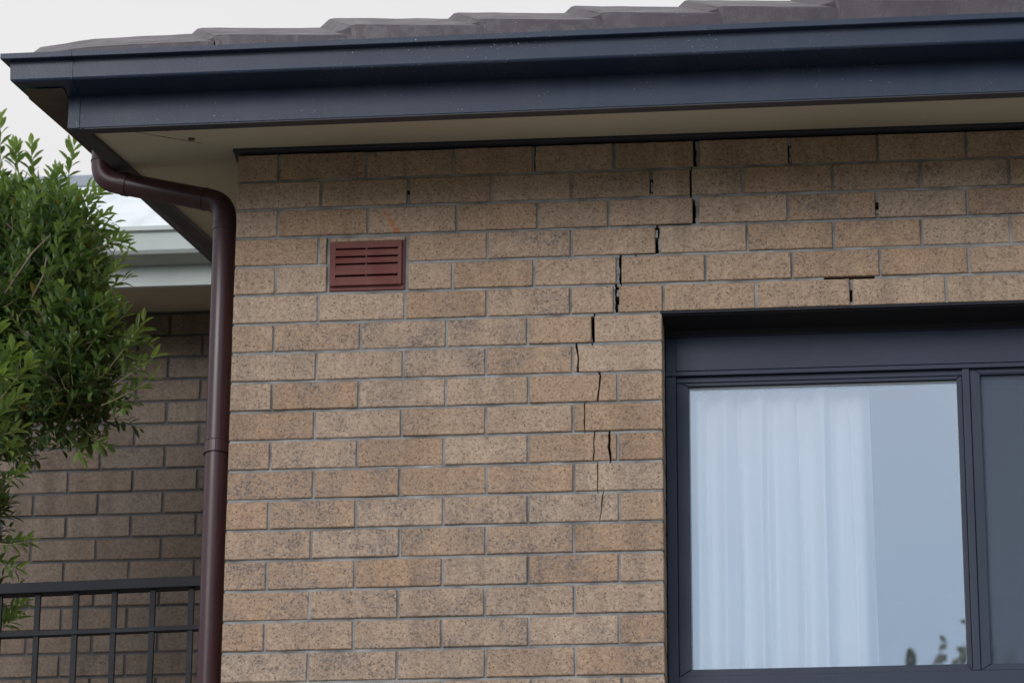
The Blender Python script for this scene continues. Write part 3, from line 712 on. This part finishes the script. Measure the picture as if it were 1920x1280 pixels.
for j in range(nv+1):
    v = j/nv; z = Z0-.60-(1.02)*v
    for i in range(nu+1):
        u = i/nu
        y = .235
        for ph, f_, a_ in folds: y += a_*math.sin(u*f_*6.28+ph+.5*v*math.sin(ph*3)+.2*math.sin(v*5+ph))*(.35+.65*min(1, v*2))
        for cx_, cd in creases:
            cd *= 2.2
            c0 = cx_+.012*math.sin(v*3+cx_*20)+.02*(v-.5)*math.sin(cx_*40)
            dx_ = (u-c0)/.012; y -= -cd*math.exp(-dx_*dx_)*(.4+.6*min(1, v*1.6))
        xx = x0c+(x1c-x0c)*u+(.010*(v-.3) if u > .8 else 0)*(u-.8)*5
        cu.v.append((xx, y, z))
for j in range(nv):
    for i in range(nu): k = j*(nu+1)+i; cu.face([k, k+1, k+nu+2, k+nu+1])
tag(cu.build('curtain', mc), 'sheer white curtain hanging in folds behind the left pane of the window', 'curtain')

# ------------------------------------------------------------------ rear house
rear = thing('rear_house', (-3, 3.4, 0), 'brick building behind the tree, with a pale green grey fascia and white metal roof', 'building')
YR = 3.4; ZW = Z0+.900; w2 = MB(); rr = random.Random(11)
PR = .0875; zc0 = Z0+.273
kt = -int((ZW-zc0)/PR)-1
for k in range(kt, 78):
    z1 = zc0-PR*k; z0_ = z1-PR+.0105          # bed joint centre at zc0 - k*PR
    if z1 < .05: break
    z1 -= .005; z0_ -= .005
    shift = (-1.187 if k % 2 == 0 else -1.312)
    nfar = -14 if k < 22 else -3
    for i in range(nfar, 6):
        xa = shift+i*.2405+.005; xb = xa+.2305
        if xa > .0: break
        w2.cur = 0
        sv = rnd; rnd_keep = rnd
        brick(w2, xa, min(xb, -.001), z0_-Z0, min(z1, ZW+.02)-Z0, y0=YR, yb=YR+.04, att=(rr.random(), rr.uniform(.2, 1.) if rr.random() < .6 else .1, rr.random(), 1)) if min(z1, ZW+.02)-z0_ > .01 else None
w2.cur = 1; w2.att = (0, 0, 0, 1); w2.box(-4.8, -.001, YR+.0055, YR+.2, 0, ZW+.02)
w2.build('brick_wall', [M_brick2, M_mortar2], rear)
rs = MB()
def prx(mb, prof, xa=-5.3, xb=-.375): mb.loft([[(x, y, z+Z0) for y, z in prof] for x in (xa, xb)])
prx(rs, [(2.96, .812), (3.41, .895), (3.41, .905), (2.96, .822)]); rs.build('soffit', M_soffit, rear)
rs = MB(); prx(rs, [(2.935, .805), (2.96, .805), (2.96, .96), (2.935, .96)]); rfo = rs.build('fascia', M_cream, rear, .002)
rs = MB(); prx(rs, [(2.82, .985), (2.80, .985), (2.80, .968), (2.815, .964), (2.822, .900), (2.832, .888), (2.934, .884), (2.934, .888), (2.836, .893), (2.828, .904), (2.821, .966)]); rs.build('gutter', M_cream, rear, .001)
rf2 = MB(); nr = 170; pr2 = []
for i in range(nr+1):
    x = -5.3+4.92*i/nr; h = .012*(1 if (i % 10) in (0, 1) else 0); pr2.append((x, h))
rf2.loft([[(x, y, Z0+z+h) for x, h in pr2]+[(x, y, Z0+z-.03) for x, h in pr2[::-1]] for y, z in ((2.87, .985), (4.55, 1.92))])
rf2.build('metal_roof', M_metalroof, rear)
rg = MB(); rg.loft([[(x, y, Z0+z) for y, z in ((4.50, 1.90), (4.62, 2.00), (4.74, 1.90), (4.62, 1.86))] for x in (-5.3, -1.30)]); rg.build('ridge_cap', painted('ridge_grey', (.20, .23, .26), .5), rear)

# ------------------------------------------------------------------ balcony railing and slab
ral = thing('balcony_railing', (-2, .8, Z0-2.05), 'black metal balcony railing with square bars, left of the downpipe', 'railing')
def zrl(x): return Z0-1.004+(x+.805)*.018
rl = MB(); YRL = .8
rl.loft([[(x, y, zrl(x)+z) for y, z in ((YRL-.022, -.032), (YRL+.022, -.032), (YRL+.022, 0), (YRL-.022, 0))] for x in (-3.2, -.004)]); rl.build('top_rail', M_rail, ral, .002)
rl = MB(); rl.loft([[(x, y, zrl(x)-.146+z) for y, z in ((YRL-.012, -.0145), (YRL+.012, -.0145), (YRL+.012, 0), (YRL-.012, 0))] for x in (-3.2, -.004)]); rl.build('middle_rail', M_rail, ral, .001)
rl = MB(); rl.loft([[(x, y, zrl(x)-.95+z) for y, z in ((YRL-.012, -.025), (YRL+.012, -.025), (YRL+.012, 0), (YRL-.012, 0))] for x in (-3.2, -.004)]); rl.build('bottom_rail', M_rail, ral, .001)
x = -.2345-.1137*26
while x < -.1:
    bb = MB(); bb.box(x-.0082, x+.0082, YRL-.008, YRL+.008, zrl(x)-.94, zrl(x)-.031); bb.build('baluster', M_rail, ral, .001); x += .1137
for x in (-3.2,):
    bb = MB(); bb.box(x-.05, x-.001, YRL-.025, YRL+.025, Z0-2.10, zrl(x)+.02); bb.build('post', M_rail, ral, .002)
sb = MB(); sb.box(-3.3, -.001, .72, 3.38, Z0-2.3, Z0-2.1)
tag(sb.build('balcony_slab', mp), kind='structure')

# ------------------------------------------------------------------ tree at the left
ml = bpy.data.materials.new('glossy_leaf'); ml.use_nodes = True; nd = ml.node_tree.nodes; lk = ml.node_tree.links
bs = nd['Principled BSDF']; bs.inputs['Roughness'].default_value = .38; bs.inputs['Specular IOR Level'].default_value = .45
att = nd.new('ShaderNodeAttribute'); att.attribute_name = 'tint'; sp = nd.new('ShaderNodeSeparateColor'); lk.new(att.outputs['Color'], sp.inputs[0])
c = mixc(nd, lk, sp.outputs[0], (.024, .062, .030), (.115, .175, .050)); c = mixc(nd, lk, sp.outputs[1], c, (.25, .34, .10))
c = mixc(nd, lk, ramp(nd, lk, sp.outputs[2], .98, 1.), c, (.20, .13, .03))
lk.new(c, bs.inputs['Base Color'])
tl = nd.new('ShaderNodeBsdfTranslucent'); mxs = nd.new('ShaderNodeMixShader'); mxs.inputs[0].default_value = .32
lk.new(mixc(nd, lk, 1., c, (1.5, 1.6, .8), 'MULTIPLY'), tl.inputs[0]); lk.new(bs.outputs[0], mxs.inputs[1]); lk.new(tl.outputs[0], mxs.inputs[2]); lk.new(mxs.outputs[0], nd['Material Output'].inputs['Surface'])
M_bark = painted('grey_brown_bark', (.12, .09, .06), .9, (.20, .17, .12), .7, 60)
M_twig = painted('olive_twig', (.20, .19, .08), .7, (.28, .22, .12), .6, 60)
tr_r = random.Random(21)
def leaf(mb, p, d, up, L, W, young, curl=.25):
    d = d.normalized(); s_ = d.cross(up)
    if s_.length < .01: s_ = d.cross(Vector((1, 0, 0)))
    s_.normalize(); n_ = s_.cross(d).normalized()
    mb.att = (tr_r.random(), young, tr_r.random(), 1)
    prof = ((0, .10, 0), (.22, .66, .03), (.5, 1., .02), (.78, .72, -.05), (1, .06, -.16))
    vs = []
    for t, w_, h in prof:
        c_ = p+d*(L*t)+n_*(L*h*curl*4*.5)
        for sgn in (-1, 0, 1): vs.append(c_+s_*(W/2*w_*sgn)+n_*(abs(sgn)*W*.14*w_))
    fs_ = []
    for k in range(4):
        for j in range(2): fs_.append((3*k+j, 3*k+j+1, 3*k+j+4, 3*k+j+3))
    mb.add(vs, fs_)
def shoot(lf, tw, p, d, L, n_leaf, size=1., young=0.):
    d = d.normalized(); bend = Vector((0, 0, tr_r.uniform(.1, .5)))
    pts = []; q_ = Vector(p); dd = d.copy(); st = L/6
    for i in range(7): pts.append(q_.copy()); q_ = q_+dd*st; dd = (dd+bend*.10+Vector((tr_r.uniform(-.06, .06), tr_r.uniform(-.06, .06), 0))).normalized()
    tw.tube(pts, [.0019*size*(1-.55*i/6) for i in range(7)], 5)
    ph = tr_r.uniform(0, 6)
    for i in range(n_leaf):
        t = .12+.88*(i+1)/n_leaf; f_ = t*6; k = min(5, int(f_)); c_ = pts[k].lerp(pts[k+1], f_-k); ax = (pts[k+1]-pts[k]).normalized()
        ph += 2.4; s1_ = ax.orthogonal().normalized(); s2_ = ax.cross(s1_)
        side = s1_*math.cos(ph)+s2_*math.sin(ph)
        open_ = .95-.45*t
        ld = ax*(1-open_*.55)+side*open_+Vector((0, 0, .12))
        Lf = size*tr_r.uniform(.037, .062)*(1.0 if t < .85 else .8)
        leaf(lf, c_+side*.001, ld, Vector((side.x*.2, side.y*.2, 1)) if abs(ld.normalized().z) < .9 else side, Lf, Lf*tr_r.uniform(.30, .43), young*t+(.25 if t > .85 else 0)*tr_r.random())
tree = thing('leafy_tree', (-1.75, 2.1, 0), 'green leafy tree with small pointed leaves at the left, behind the railing', 'tree')
# lobes: centre (photo pixel), depth, radii in metres
LOBES = [((45, 570), 1.9, .34, .40), ((135, 650), 1.8, .21, .20), ((90, 480), 1.9, .19, .20), ((50, 440), 2., .24, .16), ((70, 760), 1.85, .26, .17), ((-40, 600), 2.0, .5, .55), ((-70, 960), 1.9, .15, .22), ((-95, 440), 2.1, .3, .2), ((150, 740), 1.8, .14, .10), ((-60, 1130), 1.95, .13, .10), ((-220, 700), 2.1, .6, .75)]
lf = MB(); tw = MB(); centres = []
for (pp, Y, rx_, rz_) in LOBES:
    c = at(pp[0], pp[1], Y); centres.append((c, rx_, rz_)); n_ = int(270*rx_*(rz_+.1)/.15) if pp[0] > -100 else 300
    for i in range(n_):
        v = Vector((tr_r.gauss(0, 1), tr_r.gauss(0, 1), tr_r.gauss(0, 1))).normalized()
        if v.y > .55 and tr_r.random() < .6: v.y = -v.y
        rad = tr_r.uniform(.45, .93)
        q_ = c+Vector((v.x*rx_*rad, v.y*.30*rad, v.z*rz_*rad))
        d = (v+Vector((.0, -.15, .45))+Vector((tr_r.gauss(0, .3), tr_r.gauss(0, .3), tr_r.gauss(0, .3)))).normalized()
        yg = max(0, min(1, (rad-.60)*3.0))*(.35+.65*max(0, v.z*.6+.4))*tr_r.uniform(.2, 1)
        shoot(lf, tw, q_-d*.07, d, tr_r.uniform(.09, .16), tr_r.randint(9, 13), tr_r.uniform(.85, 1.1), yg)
# long shoots of the outline, from the photograph
def longshoot(p0, p1, Y, n_=16, size=1., yg=.6):
    a, b_ = at(*p0, Y), at(*p1, Y-.05); d = b_-a; d.z -= .02
    shoot(lf, tw, a, d, d.length*.97, n_, size, yg)
for a_, b_, Y in (((205, 690), (272, 590), 1.65), ((215, 720), (298, 655), 1.6), ((190, 760), (296, 705), 1.6), ((165, 470), (240, 440), 1.8), ((150, 560), (232, 500), 1.8), ((120, 360), (148, 250), 1.9), ((60, 350), (60, 255), 2.),
                 ((0, 320), (6, 205), 2.), ((30, 330), (28, 262), 2.), ((150, 420), (212, 395), 1.8), ((150, 400), (200, 345), 1.8), ((100, 380), (112, 305), 1.9), ((120, 400), (178, 350), 1.9), ((150, 800), (205, 832), 1.8), ((110, 800), (165, 855), 1.8),
                 ((20, 800), (42, 868), 1.8), ((100, 420), (215, 420), 1.8), ((170, 620), (282, 640), 1.7), ((-10, 760), (58, 668), 1.2), ((-20, 730), (25, 640), 1.2), ((-60, 720), (10, 700), 1.1), ((-50, 820), (40, 740), 1.15), ((-60, 830), (45, 800), 1.2), ((-40, 700), (-5, 600), 1.15), ((0, 900), (42, 880), 1.8), ((0, 1020), (55, 1010), 1.8), ((-10, 1050), (35, 1060), 1.8), ((-8, 1170), (45, 1120), 1.9), ((-8, 1180), (38, 1145), 1.9),
                 ((180, 500), (225, 560), 1.8), ((190, 640), (262, 672), 1.7), ((195, 730), (240, 760), 1.7), ((140, 600), (205, 585), 1.75), ((0, 850), (25, 830), 1.8), ((160, 420), (240, 462), 1.8)):
    longshoot(a_, b_, Y, 15 if Y > 1.3 else 20, 1.05 if Y > 1.3 else 1.35, .75)
lf.build('crown', ml, tree); tw.build('twigs', M_twig, tree)
tb = MB(); tb.smooth = True
base = Vector((-1.75, 2.1, 0)); fork = Vector((-1.6, 2.05, Z0-.75))
tb.tube([base, (-1.78, 2.12, 1.5), (-1.66, 2.05, 3.2), fork], [.09, .075, .06, .05], 12)
tb.build('trunk', M_bark, tree)
bh = MB(); bh.smooth = True
for c, rx_, rz_ in centres:
    a = fork; mid_ = Vector((min(a.x+.08, c.x), a.y*.6+c.y*.4, c.z-.10))
    bh.tube([a, mid_, c], [.028, .018, .010], 7)
    for i in range(7):
        v = Vector((tr_r.uniform(-1, 1), tr_r.uniform(-1, .6), tr_r.uniform(-.2, 1))).normalized()
        e1 = c+Vector((v.x*rx_, v.y*.3, v.z*rz_))*.85
        bh.tube([c, c.lerp(e1, .5)+Vector((0, 0, -.02)), e1], [.007, .005, .002], 5)
for p0, p1, p2 in (((10, 550), (60, 475), (95, 440)), ((60, 560), (80, 520), (88, 480))):
    bh.tube([at(*p0, 1.6), at(*p1, 1.58), at(*p2, 1.6)], [.0045, .0035, .002], 6)
bh.build('branch', M_bark, tree)

# ------------------------------------------------------------------ trees across the street, mirrored in the glass
mf = bpy.data.materials.new('hazed_far_foliage'); mf.use_nodes = True
mf.node_tree.nodes['Principled BSDF'].inputs['Base Color'].default_value = (.17, .19, .17, 1); mf.node_tree.nodes['Principled BSDF'].inputs['Roughness'].default_value = .8  # paled leaf colour puts distance haze into the material
nd = mf.node_tree.nodes; lk = mf.node_tree.links; tl = nd.new('ShaderNodeBsdfTranslucent'); tl.inputs[0].default_value = (.42, .46, .42, 1)
mxs = nd.new('ShaderNodeMixShader'); mxs.inputs[0].default_value = .5; lk.new(nd['Principled BSDF'].outputs[0], mxs.inputs[1]); lk.new(tl.outputs[0], mxs.inputs[2]); lk.new(mxs.outputs[0], nd['Material Output'].inputs['Surface'])
fr_r = random.Random(5)
for (x, y, h, wd, lab) in ((2.15, -34, 14.5, .9, 'slender tall tree across the street, seen mirrored in the window'), (3.1, -30, 13.45, 3.0, 'broad dark tree across the street, seen mirrored in the window')):
    t_ = thing('street_tree', (x, y, 0), lab, 'tree', 'trees across the street')
    cw = MB()
    for i in range(14000):
        v = Vector((fr_r.gauss(0, 1), fr_r.gauss(0, 1), fr_r.gauss(0, 1))).normalized()*fr_r.uniform(.0, 1)**.4
        lump = 1+.35*noise.noise(v*3+Vector((x, 0, 0)))
        c = Vector((x, y, h-3.2))+Vector((v.x*wd*(1-.75*max(0, v.z)), v.y*wd, v.z*3.1))*lump
        a = Vector((fr_r.uniform(-1, 1), fr_r.uniform(-1, 1), fr_r.uniform(-1, 1))).normalized(); b_ = a.orthogonal().normalized(); s_ = fr_r.uniform(.04, .08)
        cw.add([c-a*s_, c+b_*s_*.6, c+a*s_, c-b_*s_*.6], [(0, 1, 2, 3)])
    cw.build('crown', mf, t_)
    tk = MB(); tk.tube([(x, y, 0), (x+.1, y, h*.4), (x, y, h*.85)], [.25, .18, .06], 10); tk.build('trunk', M_bark, t_)
